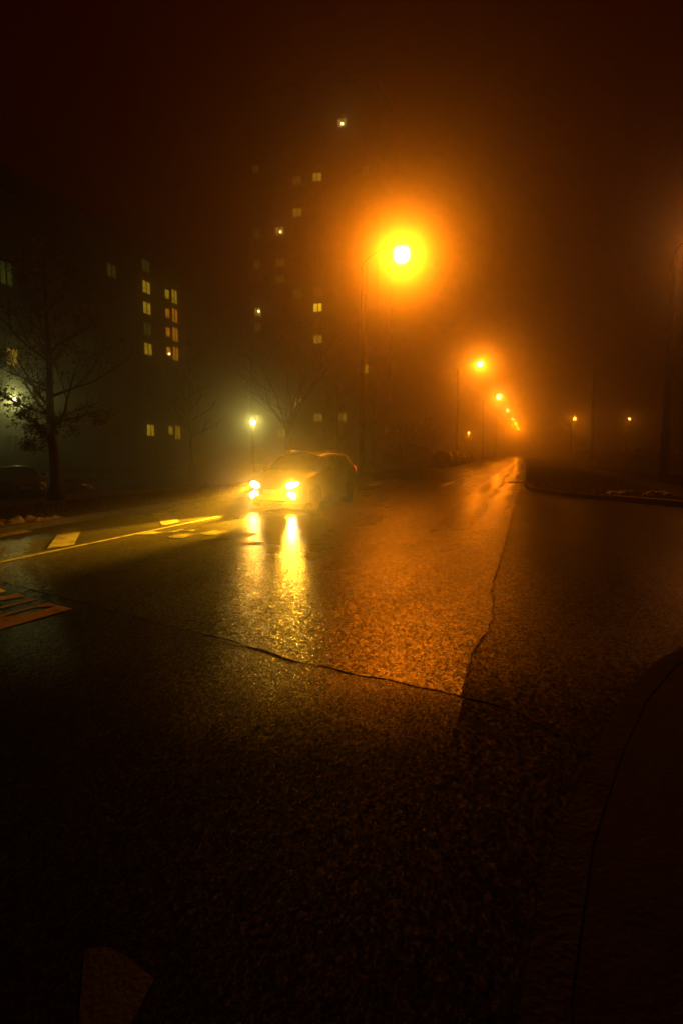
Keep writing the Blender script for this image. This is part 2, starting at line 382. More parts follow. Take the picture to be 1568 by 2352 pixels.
def crack(line, w, z, seed):
    rr = random.Random(seed); dense = []
    for a, b in zip(line, line[1:]):
        n = max(2, int((b - a).length / .06)) if (b - a).length < 4 else 40
        for k in range(n): dense.append(a.lerp(b, k / n))
    dense.append(line[-1])
    bm = bmesh.new(); bl = bmesh.new(); rows = []; lrows = []
    for i, p in enumerate(dense):
        d = (dense[min(i + 1, len(dense) - 1)] - dense[max(i - 1, 0)]); d.z = 0; d.normalize()
        nrm = Vector((-d.y, d.x, 0))
        j = noise.noise(p * 3.1) * .035 + noise.noise(p * 11) * .012
        ww = w * (.55 + .9 * abs(noise.noise(p * 5 + Vector((3, 1, 0))))) 
        c = p + nrm * j
        rows.append([bm.verts.new((c.x + nrm.x * s * ww, c.y + nrm.y * s * ww, z)) for s in (-1, 1)])
        lh = -.004 + .012 * noise.noise(p * 6 + Vector((0, 0, seed * 9)))
        lrows.append([bl.verts.new((c.x - nrm.x * (ww + q), c.y - nrm.y * (ww + q), zz)) for q, zz in ((.001, z - .002), (.006, z + lh), (.014, z - .003))])
    for r, s in zip(rows, rows[1:]): bm.faces.new((r[0], r[1], s[1], s[0]))
    for r, s in zip(lrows, lrows[1:]):
        for k in (0, 1): bl.faces.new((r[k], r[k + 1], s[k + 1], s[k]))
    struct(obj('road_crack', bm, M['seam']))
    struct(obj('road_seam_edge', bl, M['lip'], smooth=True))
crack(seam, .006, .0095, 1)
crack(cross, .0035, .009, 2)

# verge on the right with its kerb, verge on the left, near pavement corner
bm = bmesh.new()
vp = [(p.x + .14, p.y + .0) if i < 3 else (p.x + .08, p.y + .12) for i, p in enumerate(kerbline)]
poly(bm, vp + [(60, 390)], .1); bmesh.ops.triangulate(bm, faces=bm.faces)
struct(obj('verge', bm, M['soil']))
def kerb_run(name, line, w, h, m=None):
    """one mesh of kerb stones with open joints"""
    bm = bmesh.new(); acc = []; 
    dense = []
    for a, b in zip(line, line[1:]):
        n = max(1, int((b - a).length / .5)); 
        for k in range(n): dense.append(a.lerp(b, k / n))
    dense.append(line[-1])
    for i in range(0, len(dense) - 1, 2):
        seg = dense[i:i + 3]
        if len(seg) < 2: break
        a = seg[0] + (seg[1] - seg[0]) * .009; b = seg[-1] + (seg[-2] - seg[-1]) * .009
        dz = rng.uniform(0, .005)
        strip(bm, [a] + seg[1:-1] + [b], w, -.05, h + dz)
    return struct(obj(name, bm, m or M['kerb']))
M['kerb3'] = simple('weathered_kerb_stone', (.07, .065, .06), .85, spec=.1, bump=.4, scale=4); M['kerb4'] = simple('pale_kerb_stone', (.3, .28, .25), .8, spec=.12, bump=.4, scale=4)
kerb_run('kerb', [Vector((KX1, 130, 0)), Vector((KX1, 60, 0))] + kerbline[2:10], .15, .14, M['kerb3'])
kerb_run('kerb', [kerbline[9].lerp(kerbline[10], .04)] + kerbline[10:], .16, .17, M['kerb4'])
kerb_run('kerb', [Vector((KX0, -5, 0)), Vector((KX0, 130, 0))], .15, .12)
bm = bmesh.new()
near_px = [(1195, 2352), (1275, 1990), (1300, 1925), (1330, 1850), (1365, 1760), (1430, 1640), (1500, 1560), (1560, 1524), (1650, 1500)]
nk = [G(*p) for p in near_px]
nk = [Vector((nk[0].x - .25, -3, 0))] + nk + [Vector((14, nk[-1].y + 1.5, 0))]
poly(bm, [(p.x + .05, p.y - .06) for p in nk] + [(14, -3)], .1125); bmesh.ops.triangulate(bm, faces=bm.faces)
struct(obj('pavement', bm, M['paving']))
M['kerb2'] = simple('dark_kerb_stone', (.05, .046, .04), .9, spec=.08, bump=.5)  # darker copy of the kerb stone for the near corner
kerb_run('kerb', list(reversed(nk)), .12, .115, M['kerb2'])
# left verge strip and a path beyond it, path on the right verge
bm = bmesh.new()
rows = []
for y in (-20, 0, 10, 25, 45, 80, 140, 300):
    rows.append([bm.verts.new((x, y, z)) for x, z in ((KX0 - .15, .1), (-10.5, .06), (-12.5, -.03), (-16, -.22), (-18.6, -.36))])
for r, s in zip(rows, rows[1:]):
    for k in range(4): bm.faces.new((r[k], r[k + 1], s[k + 1], s[k]))
struct(obj('verge', bm, M['soil']))
bm = bmesh.new()
rows = [[bm.verts.new((-15.0, y, -.13)), bm.verts.new((-17.2, y, -.25))] for y in (20, 60, 120, 300)]
for r, s in zip(rows, rows[1:]): bm.faces.new((r[0], r[1], s[1], s[0]))
struct(obj('path', bm, M['paving']))
bm = bmesh.new()
poly(bm, [(4.7, 28), (6.1, 28), (6.1, 300), (4.7, 300)], .106)
struct(obj('path', bm, M['paving']))

# ------------------------------------------------------------------ road markings
def marking(polys, m, z=.0085, name='road_marking'):
    bm = bmesh.new()
    for p in polys: poly(bm, p, z)
    return struct(obj(name, bm, m))
def quad_px(ps): return [G(*p) for p in ps]
LX = -6.85
marking([[(LX - .05, -5), (LX + .05, -5), (LX + .05, 22.5), (LX - .05, 22.5)]], M['paint'])
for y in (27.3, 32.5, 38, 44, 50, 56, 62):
    marking([[(LX - .06, y), (LX + .06, y), (LX + .06, y + 2.4), (LX - .06, y + 2.4)]], M['far_paint'])
CXL = -3.55
marking([[(CXL - .075, 27.5), (CXL + .075, 27.5), (CXL + .075, 52), (CXL - .075, 52)]], M['far_paint'])
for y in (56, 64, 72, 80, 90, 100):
    marking([[(CXL - .075, y), (CXL + .075, y), (CXL + .075, y + 4), (CXL - .075, y + 4)]], M['far_paint'])
z3 = lambda x, y: (x * .3295, 1033.4 + y * .3295)
for q in ([(330, 690), (437, 548), (578, 540), (520, 662), (440, 678)],
          [(1055, 447), (1160, 437), (1215, 468), (1255, 505), (1190, 519), (1130, 526), (1108, 490)]):
    marking([quad_px([z3(*p) for p in q])], M['paint'])
for q in ([(950, 592), (1040, 570), (1150, 575), (1060, 592)], [(1165, 577), (1270, 552), (1290, 560), (1200, 578)], [(1290, 568), (1310, 558), (1368, 558), (1340, 570)],
          [(1160, 612), (1250, 588), (1370, 590), (1270, 618)], [(1385, 590), (1480, 565), (1600, 570), (1510, 598)], [(1395, 630), (1500, 600), (1640, 605), (1590, 622), (1440, 632)],
          [(1640, 600), (1720, 575), (1800, 582), (1730, 605)], [(1660, 655), (1720, 640), (1850, 645), (1800, 662)]):
    marking([quad_px([z3(*p) for p in q])], M['worn'])
zb = [[(-120, 950), (0, 968), (50, 990), (0, 1001), (-120, 1020)], [(-160, 1062), (0, 1030), (130, 1008), (195, 1028), (0, 1055), (-160, 1082)],
      [(-160, 1136), (0, 1100), (235, 1040), (275, 1047), (0, 1112), (-160, 1150)],
      [(-160, 1195), (0, 1155), (340, 1070), (400, 1086), (370, 1094), (270, 1098), (100, 1142), (20, 1170), (-160, 1205)],
      [(-160, 1212), (20, 1172), (140, 1158), (300, 1125), (370, 1100), (400, 1087), (510, 1112), (0, 1258), (-160, 1300)]]
M['zebra'] = paint_mat('zebra_paint', (.8, .77, .7), .27)
for q in zb: marking([quad_px([z3(*p) for p in q])], M['zebra'])
marking([quad_px([(195, 2185), (250, 2180), (310, 2215), (355, 2255), (300, 2360), (180, 2370)])], M['faded'])

# storm drain grate by the right kerb
g = thing('drain_grate', 'slotted iron drain grate in the gutter by the right kerb corner', 'drain', (-.35, G(1170, 1108).y, .004))
bm = bmesh.new(); 
for s in (-1, 1):
    box(bm, (s * .42, 0, .012), (.05, .5, .024)); box(bm, (0, s * .235, .012), (.79, .03, .024))
obj('frame', bm, M['iron'], g)
bm = bmesh.new()
for k in range(10): box(bm, (-.36 + k * .08, 0, .01), (.035, .43, .02))
obj('bars', bm, M['iron'], g)

# ------------------------------------------------------------------ grass
bm = bmesh.new()
def blade(x, y, z, h):
    a = rng.uniform(0, 6.28); w = .012 + .004 * h
    dx, dy = math.cos(a) * w, math.sin(a) * w
    lx, ly = rng.uniform(-.6, .6) * h, rng.uniform(-.6, .6) * h
    bm.faces.new((bm.verts.new((x - dx, y - dy, z)), bm.verts.new((x + dx, y + dy, z)), bm.verts.new((x + lx, y + ly, z + h))))
kl = kerbline[1:]
def in_verge(x, y):
    if x < .4: return False
    lo = None
    for a, b in zip(kl[1:], kl[2:]):
        if a.x <= x <= b.x and b.x > a.x:
            lo = a.y + (b.y - a.y) * (x - a.x) / (b.x - a.x)
    return lo is not None and y > lo + .3
n = 0
while n < 26000:
    x = rng.uniform(.3, 9); y = 17 + 45 * rng.random() ** 1.6
    if in_verge(x, y) and not 4.7 < x < 6.1: blade(x, y, .1, rng.uniform(.03, .1)); n += 1
struct(obj('grass', bm, M['grass']), 'stuff')
bm = bmesh.new()
for k in range(22000):
    x = rng.uniform(-15, -9.5); y = 3 + 50 * rng.random() ** 1.4
    z = .1 - max(0, (-x - 9.5)) * .045
    blade(x, y, z - .02, rng.uniform(.04, .12))
struct(obj('grass', bm, M['grass']), 'stuff')

# ------------------------------------------------------------------ snow remnants
def snow_patch(p, lx, ly, h, label, rz=0):
    bm = bmesh.new(); nx, ny = 26, 12; vs = {}
    off = Vector((rng.uniform(0, 50), rng.uniform(0, 50), 0))
    for i in range(nx + 1):
        for j in range(ny + 1):
            u, v = i / nx * 2 - 1, j / ny * 2 - 1
            e = 1 - (abs(u) ** 2.2 + abs(v) ** 2.2)
            n1 = noise.fractal(Vector((u * lx * 2.5, v * ly * 4, 0)) + off, 1, 2, 4)
            hh = h * (e * .9 + n1 * .8)
            vs[i, j] = bm.verts.new((u * lx / 2, v * ly / 2, max(-.03, min(hh, h * 1.4))))
    for i in range(nx):
        for j in range(ny): bm.faces.new((vs[i, j], vs[i + 1, j], vs[i + 1, j + 1], vs[i, j + 1]))
    o = obj('snow_patch', bm, M['snow'], smooth=True, loc=(p.x, p.y, p.z)); o.rotation_euler = (0, 0, rz)
    return tag(o, label, 'snow patch', 'leftover snow patches on the verges')
yd = math.pi / 2
snow_patch(G(1425, 1134, .1), 1.0, .3, .1, 'thin snow patch on the dark right verge, nearer the road')
snow_patch(G(1512, 1137, .1), 1.05, .36, .12, 'thicker ruffled snow patch on the right verge near the picture edge')
snow_patch(G(40, 1202, .09), 1.5, .35, .11, 'long snow ridge along the left kerb in the foreground', yd)
snow_patch(G(108, 1196, .09), 1.1, .25, .09, 'shorter snow ridge following on behind the long one by the left kerb', yd)
snow_patch(G(25, 1228, .0), 1.1, .16, .05, 'flat snow scrap in the left gutter beside the hatched road marking', yd)
snow_patch(G(172, 1107, .0), 1.6, .6, .16, 'snow heap on the left lawn just right of the big tree trunk')
snow_patch(G(196, 1120, .0), .8, .4, .12, 'small snow lump on the left lawn in front of the larger heap')
snow_patch(G(240, 1103, -.1), 2.0, .4, .1, 'low streak of snow on the left lawn further from the big tree')
snow_patch(G(320, 1096, -.1), 1.8, .4, .1, 'faint far streak of snow on the left lawn towards the thin tree')

# ------------------------------------------------------------------ street lamps
def street_lamp(px, y, h, arm, label, group, m, power, name='street_lamp', rad=.17, head=.36):
    x = px
    t = thing(name, label, 'street lamp', (x, y, 0), 0, group)
    bm = bmesh.new()
    top = h - .9
    tube(bm, [(0, 0, -.1), (0, 0, 2.6), (0, 0, 2.62), (0, 0, top)], [rad, rad * .97, rad * .8, rad * .58], 16)
    obj('pole', bm, M['concrete'], t, True)
    bm = bmesh.new(); s = 1 if arm > 0 else -1
    tube(bm, [(0, 0, top - 1.2), (0, 0, top + .05), (s * .25, 0, top + .45), (arm * .5, 0, h + .12 - .05), (arm - s * head, 0, h + .14)], [.04, .034, .024, .02, .018], 10)
    obj('arm', bm, M['steel'], t, True)
    bm = bmesh.new()
    mtx = Matrix.Translation((arm, 0, h + .06)) @ Matrix.Diagonal((1.1, 1, head / .36, 1))
    lathe(bm, [(head * .82, -.02), (head * .9, .02), (head * .72, .12), (head * .35, .18), (.02, .19)], 20, mtx)
    hd = obj('lamp_head', bm, M['steel'], t, True)
    bm = bmesh.new()
    mtx = Matrix.Translation((arm, 0, h + .03)) @ Matrix.Diagonal((1.05, 1, head / .36, 1))
    lathe(bm, [(head * .78, .03), (head * 1.05, -.06), (head * 1.2, -.2), (head * 1.25, -.38), (head * 1.18, -.56), (head * .98, -.72), (head * .66, -.83), (head * .34, -.88), (.01, -.9)], 20, mtx)
    obj('lens', bm, m, hd, True)
    lamp('lamp_bulb', 'SPOT', power, SOD, (arm, 0, h - 1.1 * head), hd, head * .7, (0, -.78, -.63), 92, .6)
    return t
LH = 12.85
L1 = at_z(922, 587, 35)
grp = 'sodium street lamps along the left side of the road'
spec = [(35.0, (922, 587), (812, 900), 'nearest sodium lamp on a tall concrete pole, largest orange glow above the moving car'),
        (79.0, (1102, 839), (1044, 900), 'second sodium lamp of the row, on the pole beside the parked cars'),
        (124.0, (1145, 912), None, 'third sodium lamp of the row, big white dot below the second lamp'),
        (166.0, (1165, 944), None, 'fourth sodium lamp of the row, small spark below the third'),
        (209.0, (1177, 964), None, 'fifth sodium lamp of the row, small spark over the far end of the road'),
        (255.0, (1183.5, 975), None, 'sixth sodium lamp of the row, faint dot in the fog'),
        (300.0, (1188, 985), None, 'last visible sodium lamp of the row, fainter than all others')]
for depth, lp, pp, lab in spec:
    p = at_z(lp[0], lp[1], depth)
    px_ = at_z(pp[0], 1040, depth).x if pp else p.x - 3.0
    street_lamp(px_, p.y, p.z + .42, p.x - px_, lab, grp, M['sodium'], 8900 if depth < 50 else 5200 if depth < 100 else 7000 if depth < 130 else 5500 if depth < 215 else 22000, rad=.19, head=.36 if depth < 50 or 100 < depth < 130 else .28 if depth < 215 else .16)
# right side: tall pole whose lamp hangs outside the frame, and thinner ones further back
pr = at_z(1524, 1060, 32.5)
street_lamp(pr.x, pr.y, 12.6, 2.6, 'thick tall concrete pole behind the fence at the right edge', 'concrete poles on the right side', M['sodium'], 900, rad=.24)
def bare_pole(px, py, depth, h, label):
    p = at_z(px, py, depth); t = thing('utility_pole', label, 'pole', (p.x, p.y, 0), 0, 'concrete poles on the right side')
    bm = bmesh.new(); tube(bm, [(0, 0, -.1), (0, 0, 2.5), (0, 0, h)], [.2, .18, .11], 12); obj('pole', bm, M['concrete'], t, True)
    bm = bmesh.new(); tube(bm, [(-.02, 0, h - .3), (.9, 0, h - .15)], [.04, .03], 8); obj('bracket', bm, M['steel'], t, True)
bare_pole(1357, 1040, 66, 10.5, 'unlit tall pole standing in fog left of the fence posts')
for px, py, depth, pxp, lab in ((1316, 961, 85, 1310, 'small sodium lamp on a thin pole right of the road, the left of two'),
                                (1441, 962, 95, 1436, 'small faint sodium lamp far right, alone above the fence'),
                                (1074, 994, 105, 1069, 'tiny sodium lamp low above the row of parked cars')):
    p = at_z(px, py, depth); q = at_z(pxp, 1040, depth)
    street_lamp(q.x, p.y, p.z + .1, p.x - q.x if abs(p.x - q.x) > .3 else .4, lab, 'small distant sodium lamps', M['sodium_far'], 380 if px < 1400 else 170, rad=.07, head=.14)
# pale yard lamp
p = at_z(582, 970, 62)
t = thing('yard_lamp', 'pale greenish white globe lamp on a post in front of the tower', 'street lamp', (p.x, p.y, -.45))
bm = bmesh.new(); tube(bm, [(0, 0, 0), (0, 0, p.z + .2)], [.07, .045], 10); obj('pole', bm, M['steel'], t, True)
bm = bmesh.new(); bmesh.ops.create_uvsphere(bm, u_segments=14, v_segments=10, radius=.24); obj('globe', bm, M['white_lamp'], t, True, loc=(0, 0, p.z + .45))
lamp('yard_lamp_bulb', 'POINT', 520, (.95, .78, .14), (0, 0, p.z + .45), t, .18)
bm = bmesh.new(); lathe(bm, [(.3, 0), (.2, .1), (.02, .14)], 16); obj('cap', bm, M['steel'], t, True, loc=(0, 0, p.z + .68))

# ------------------------------------------------------------------ buildings
def win_mesh(w, h, cols=2, bar=False):
    f = bmesh.new(); t = .1
    box(f, (-w / 2 + t / 2, 0, 0), (t, .06, h)); box(f, (w / 2 - t / 2, 0, 0), (t, .06, h))
    box(f, (0, 0, h / 2 - t / 2), (w - 2 * t, .06, t)); box(f, (0, 0, -h / 2 + t / 2), (w - 2 * t, .06, t))
    for k in range(1, cols): box(f, (-w / 2 + w * k / cols, 0, 0), (t * 1.7, .056, h - 2 * t))
    if bar: box(f, (0, 0, -h * .28), (w - 2 * t, .05, .05))
    me = bpy.data.meshes.new('window'); f.to_mesh(me); f.free(); me.materials.append(M['frame'])
    p = bmesh.new(); box(p, (0, 0, 0), (w - .1, .02, h - .1))
    return me, p
class Win:
    def __init__(s, w, h, cols=2, bar=False):
        s.f, b = win_mesh(w, h, cols, bar); s.panes = {}; s.b = b
    def pane(s, key):
        if key not in s.panes:
            me = bpy.data.meshes.new('pane'); s.b.to_mesh(me); me.materials.append(M[key]); s.panes[key] = me
        return s.panes[key]
    def put(s, parent, loc, rz, key, name='window'):
        o = bpy.data.objects.new(name, s.f); col.objects.link(o); o.parent = parent; o.location = loc; o.rotation_euler = (0, 0, rz)
        q = bpy.data.objects.new('pane', s.pane(key)); col.objects.link(q); q.parent = o; q.location = (0, .012, 0)
        return o
def bulb(parent, w, loc, r=.1, m='bulb'):
    bm = bmesh.new(); bmesh.ops.create_uvsphere(bm, u_segments=10, v_segments=8, radius=r)
    o = obj('bulb', bm, M[m], w, True, loc=loc); return o

# tower: face turned to us at y = 98
TY = 98.0
tw = thing('tower_block', 'tall apartment tower fading into fog behind the nearest street lamp, few windows lit', 'building', (-33, TY, 0))
TCX = [-44.2, -40.0, -36.9, -33.4, -29.2, -25.3]
bm = bmesh.new(); 
box(bm, (-1.5, 4.75, 29.5), (22.6, 9.5, 60))
obj('wall', bm, M['facade_b'], tw)
bm = bmesh.new(); box(bm, (-1.5, 4.75, 59.85), (23.4, 10.3, .7)); box(bm, (0, 5, 61.7), (7, 6, 3)); rf = obj('roof', bm, M['facade'], tw)
W1 = Win(1.6, 1.45); W2 = Win(1.15, 1.45, 2)
FL = (at_y(728, 407, TY).z - at_y(726, 780, TY).z) / 10; F0 = at_y(726, 780, TY).z - 7 * FL
print('FLOOR', FL, F0, at_y(787, 307, TY).z, at_y(597,403,TY).z)
lit = {(4, 20): 'lit2', (3, 17): 'lit1', (5, 17): 'lit5', (0, 18): 'lit5', (2, 17): 'lit5', (1, 14): 'lit2', (2, 15): 'lit2', (0, 14): 'lit5', (0, 12): 'lit5', (1, 12): 'lit5', (1, 11): 'lit5', (2, 10): 'lit5',
       (0, 9): 'lit1', (0, 8): 'lit5', (3, 10): 'lit5', (3, 9): 'lit0', (3, 7): 'lit1', (5, 5): 'lit1', (2, 3): 'lit1', (3, 2): 'lit2', (4, 2): 'lit2', (1, 1): 'lit2'}
wins = {}
for c in range(6):
    for k in range(1, 21):
        if (c, k) in lit or (c + k) % 2 == 0 or c == 3:
            key = lit.get((c, k), 'glass')
            W = W2 if c in (0, 5) else W1
            if key == 'glass' and len(wins) > 97: continue
            wins[c, k] = W.put(tw, (TCX[c] + 33, -.035, F0 + FL * k), 0, key)
for ck, dx, dz, r in (((4, 20), 0, -.2, .17), ((1, 14), .1, -.2, .12), ((0, 9), .25, .1, .13)):
    bulb(tw, wins[ck], (dx, -.1, dz), r)
sd = at_x(885, 988, -23.2)
W2.put(tw, (9.84, sd.y - TY, sd.z), R(90), 'lit2')
for k in (3, 5, 6, 8): W2.put(tw, (9.84, sd.y - TY, F0 + FL * k), R(90), 'glass')
# entrance canopy
bm = bmesh.new(); box(bm, (-6, -1.2, 3.1), (4, 2.4, .25)); obj('canopy', bm, M['facade'], tw)

# left block: face along x = -51
BX = -51.0
lb = thing('apartment_block', 'dark apartment block at left with two columns of warm lit windows', 'building', (BX, 70, 0))
bm = bmesh.new(); box(bm, (-7, -3, 14.6), (14, 40, 30)); obj('wall', bm, M['facade'], lb)
bm = bmesh.new(); box(bm, (-7, -3, 29.9), (14.6, 40.6, .6)); obj('roof', bm, M['facade_b'], lb)
WB = Win(1.9, 1.75, 2); WC = Win(1.25, 1.45, 1, True); WD = Win(1.6, 2.15, 2, True)
def rowz(py, px): return at_x(px, py, BX).z
yA, yB, yC = at_x(340, 800, BX).y, at_x(386.5, 800, BX).y, at_x(403, 800, BX).y
litA = {662: 'lit1', 709: 'lit1', 757: 'lit4', 802: 'lit1', 613: 'lit4', 988: 'lit1', 850: 'glass', 895: 'glass', 942: 'glass'}
for py, key in litA.items(): WB.put(lb, (.04, yA - 70, rowz(py, 340)), R(90), key)
litB = {677: 'lit1', 720: 'lit3', 763: 'lit3', 807: 'lit3', 988: 'lit2', 634: 'glass', 852: 'glass', 897: 'glass', 942: 'glass'}
for py, key in litB.items():
    wv = WC.put(lb, (.04, yB - 70, rowz(py, 386)), R(90), key)
    if py == 807: bulb(lb, wv, (.1, -.1, -.35), .1)
    WD.put(lb, (.04, yC - 70, rowz(py + 4, 403) - .12), R(90), key, 'balcony_window')
yD = at_x(262, 800, BX).y
for py in (625, 680, 735, 790, 845, 985): WB.put(lb, (.04, yD - 70, rowz(py, 262)), R(90), 'lit4' if py == 625 else 'glass')

# nearest block at the far left with a wall lamp
NX = -46.0
ye = at_x(57, 1000, NX).y
nb = thing('apartment_house', 'pale house end at the left edge lit by a white wall lamp behind tree branches', 'building', (NX, ye, 0))
bm = bmesh.new(); box(bm, (-6, -11, 12), (12, 22, 26)); obj('wall', bm, M['facade'], nb)
bm = bmesh.new(); box(bm, (-6, -11, 25.3), (12.6, 22.6, .6)); obj('roof', bm, M['facade_b'], nb)
WN = Win(1.6, 1.7, 2); WT = Win(1.5, 2.2, 2)
def on_near(px, py): q = at_x(px, py, NX); return (.04, q.y - ye, q.z)
WN.put(nb, on_near(26, 820), R(90), 'lit2'); WN.put(nb, on_near(30, 1019), R(90), 'glass'); WT.put(nb, on_near(14, 628), R(90), 'lit4'); WN.put(nb, on_near(30, 720), R(90), 'glass')
bm = bmesh.new(); q = on_near(28, 918)
box(bm, (q[0] + .12, q[1], q[2] + .22), (.3, .12, .1)); wl = obj('wall_lamp', bm, M['steel'], nb)
bm = bmesh.new(); bmesh.ops.create_uvsphere(bm, u_segments=12, v_segments=8, radius=.17); obj('globe', bm, M['wall_lamp'], wl, True, loc=(q[0] + .42, q[1], q[2]))
lamp('wall_lamp_bulb', 'POINT', 330, (.8, .8, .2), (q[0] + .42, q[1], q[2]), nb, .12)

# ------------------------------------------------------------------ trees
def tree(name, label, base, h, spread, trunk_r, seed, clear=.28, leader=True, leaves=0, levels=4, lean=.0, limbs=(), group='bare winter trees on the left lawn'):
    rr = random.Random(seed)
    t = thing(name, label, 'tree', base, 0, group)
    tb = bmesh.new(); cb = bmesh.new(); lf = []
    H = h
    def br(bm, p, d, length, r, lvl):
        nseg = 5 if lvl < 2 else 3
        pts, rads = [p.copy()], [r]
        for k in range(nseg):
            d = (d + Vector((rr.uniform(-1, 1), rr.uniform(-1, 1), rr.uniform(-.4, .7))) * (.14 + .05 * lvl)).normalized()
            p = p + d * length / nseg; pts.append(p.copy()); rads.append(r * (1 - .72 * (k + 1) / nseg))
        tube(bm, pts, rads, 6 if lvl < 2 else 3, False)
        if lvl < levels:
            n = (5, 5, 5, 4)[min(lvl, 3)]
            for k in range(n):
                f = rr.uniform(.25, 1.0); i = f * nseg; a = int(min(i, nseg - 1)); q = pts[a].lerp(pts[a + 1], min(1, i - a))
                ax = Vector((rr.uniform(-1, 1), rr.uniform(-1, 1), rr.uniform(-.15, .6))).normalized()
                nd = (d * .75 + ax * .75).normalized()
                br(bm, q, nd, length * rr.uniform(.4, .62), max(.005, rads[a] * .55), lvl + 1)
        if leaves and lvl >= 2: lf.append(pts[-1]); lf.append(pts[-2])
    # trunk
    pts, rads = [], []
    top = H if leader else H * (clear + .12)
    ns = 12
    for k in range(ns + 1):
        f = k / ns
        pts.append(Vector((lean * f * H + .08 * noise.noise(Vector((f * 4, seed, 0))), .08 * noise.noise(Vector((f * 4, seed, 9))), -.2 + f * (top + .2))))
        flare = 1 + .6 * max(0, 1 - f * H / .5)
        rads.append(trunk_r * flare * ((1 - f) ** .8 * .93 + .07 if leader else (1 - .35 * f)) * (1 + .06 * noise.noise(Vector((f * 9, seed, 3)))))
    tube(tb, pts, rads, 12)
    nb_ = 20 if leader else 8
    for k in range(nb_):
        f = clear + (1 - clear) * (k / nb_) ** .9 if leader else rr.uniform(.75, 1)
        i = f * ns; a = int(min(i, ns - 1)); q = pts[a].lerp(pts[a + 1], i - a)
        ang = k * 2.4 + rr.uniform(-.5, .5)
        if leader:
            up = .25 + .5 * f; ln = spread * (1.05 - .75 * (f - clear) / (1 - clear)) * rr.uniform(.8, 1.1)
        else:
            up = rr.uniform(.7, 1.7); ln = (H - q.z) * rr.uniform(.6, .85)
        br(cb, q, Vector((math.cos(ang), math.sin(ang), up)).normalized(), ln, rads[a] * (.42 if leader else .5), 1)
    for line in limbs:
        line = [Vector(q) - Vector(base) for q in line]
        tube(cb, line, [.055 * (1 - .75 * k / (len(line) - 1)) for k in range(len(line))], 7)
        for a_, b_ in zip(line, line[1:]):
            for k in range(4):
                q = a_.lerp(b_, rr.random()); d_ = (b_ - a_).normalized()
                br(cb, q, (d_ * .6 + Vector((rr.uniform(-1, 1), rr.uniform(-1, 1), rr.uniform(-.8, .6)))).normalized(), rr.uniform(.35, .9), .012, 2)
            for k in range(14): lf.append(a_.lerp(b_, rr.random()) + Vector((rr.gauss(0, .12), rr.gauss(0, .12), rr.gauss(-.1, .12))))
    obj('trunk', tb, M['bark'], t, True)
    cr = obj('crown', cb, M['bark'], t)
    if leaves:
        lb_ = bmesh.new()
        lf.sort(key=lambda v: v.z)
        for k in range(leaves):
            q = lf[int(len(lf) * rr.random() ** 2.2)]
            cnum = rr.randint(2, 5)
            for c in range(cnum):
                o = q + Vector((rr.gauss(0, .07), rr.gauss(0, .07), rr.gauss(-.08, .09)))
                s = rr.uniform(.04, .085)
                a1 = Vector((rr.uniform(-1, 1), rr.uniform(-1, 1), rr.uniform(-1, .2))).normalized() * s
                b1 = a1.cross(Vector((rr.uniform(-1, 1), rr.uniform(-1, 1), rr.uniform(-1, 1)))).normalized() * s * .6
                vs = [lb_.verts.new(o + v) for v in (-a1, b1 * .9, a1 * 1.1, -b1)]
                lb_.faces.new(vs)
        obj('leaves', lb_, M['leaf'], cr)
    return t
b = G(127, 1137, -.05); bd = (b - EYE).dot(FWD)
lm = [[at_z(x, y, bd - .25 * k) for k, (x, y) in enumerate(ln)] for ln in (
    [(124, 958), (114, 955), (88, 943), (50, 930), (26, 917), (-6, 903)], [(124, 998), (113, 993), (85, 978), (59, 946), (38, 925), (10, 912)],
    [(124, 905), (111, 899), (73, 884), (38, 855), (18, 838), (-6, 826)], [(126, 968), (161, 963), (205, 952), (238, 938)])]
tree('bare_tree', 'big near tree at far left with dry leaf clumps on its low branches', b, 8.6, 2.9, .2, 3, .3, True, 900, 4, limbs=lm)
tree('bare_tree', 'slim bare tree with upright crown in front of the dark apartment block', Vector((*at_z(440, 1080, 45).xy, -.3)), 9.6, 1.9, .14, 11, .32)
tree('bare_tree', 'broad vase shaped bare tree rising behind the roof of the moving car', Vector((*at_z(661, 1080, 42).xy, -.2)), 10.0, 3.5, .21, 22, .26, False, 0, 4)
tree('bare_tree', 'thin faint bare tree just left of the nearest lamp pole', Vector((*at_z(775, 1070, 52).xy, -.2)), 8.0, 1.8, .13, 31, .35)
tree('bare_tree', 'thin faint bare tree just right of the nearest lamp pole', Vector((*at_z(855, 1068, 55).xy, -.2)), 8.0, 1.6, .13, 37, .35)
tree('bare_tree', 'small spreading bare tree above the hedge at the tower corner', Vector((*at_z(922, 1050, 62).xy, -.2)), 5.6, 2.2, .12, 43, .3, False)
tree('bare_tree', 'distant low bare tree between hedge and parked cars', Vector((*at_z(985, 1052, 85).xy, -.2)), 5.4, 2.4, .13, 47, .3, False)

# hedge
hb = bmesh.new()
hc = at_z(936, 1055, 84)
for k in range(9000):
    a = rng.uniform(0, 6.28); rr_ = rng.random() ** .4; u = rng.uniform(-1, 1)
    x = u * 3.6; hgt = 3.0 * (1 - .5 * u * u) + .25 * noise.noise(Vector((x * 1.2, 4, 0)))
    yy = rng.uniform(-.9, .9); z = hgt * rng.random() ** .5
    s = rng.uniform(.05, .11)
    a1 = Vector((rng.uniform(-1, 1), rng.uniform(-1, 1), rng.uniform(-1, 1))).normalized() * s
    b1 = a1.cross(Vector((rng.uniform(-1, 1), rng.uniform(-1, 1), rng.uniform(-1, 1)))).normalized() * s
    o = Vector((x, yy, z)); hb.faces.new([hb.verts.new(o + v) for v in (-a1, b1, a1, -b1)])
tag(obj('hedge', hb, M['hedge'], loc=(hc.x, hc.y, -.25)), 'dark rounded hedge below the tower corner, left of the parked cars', 'hedge')

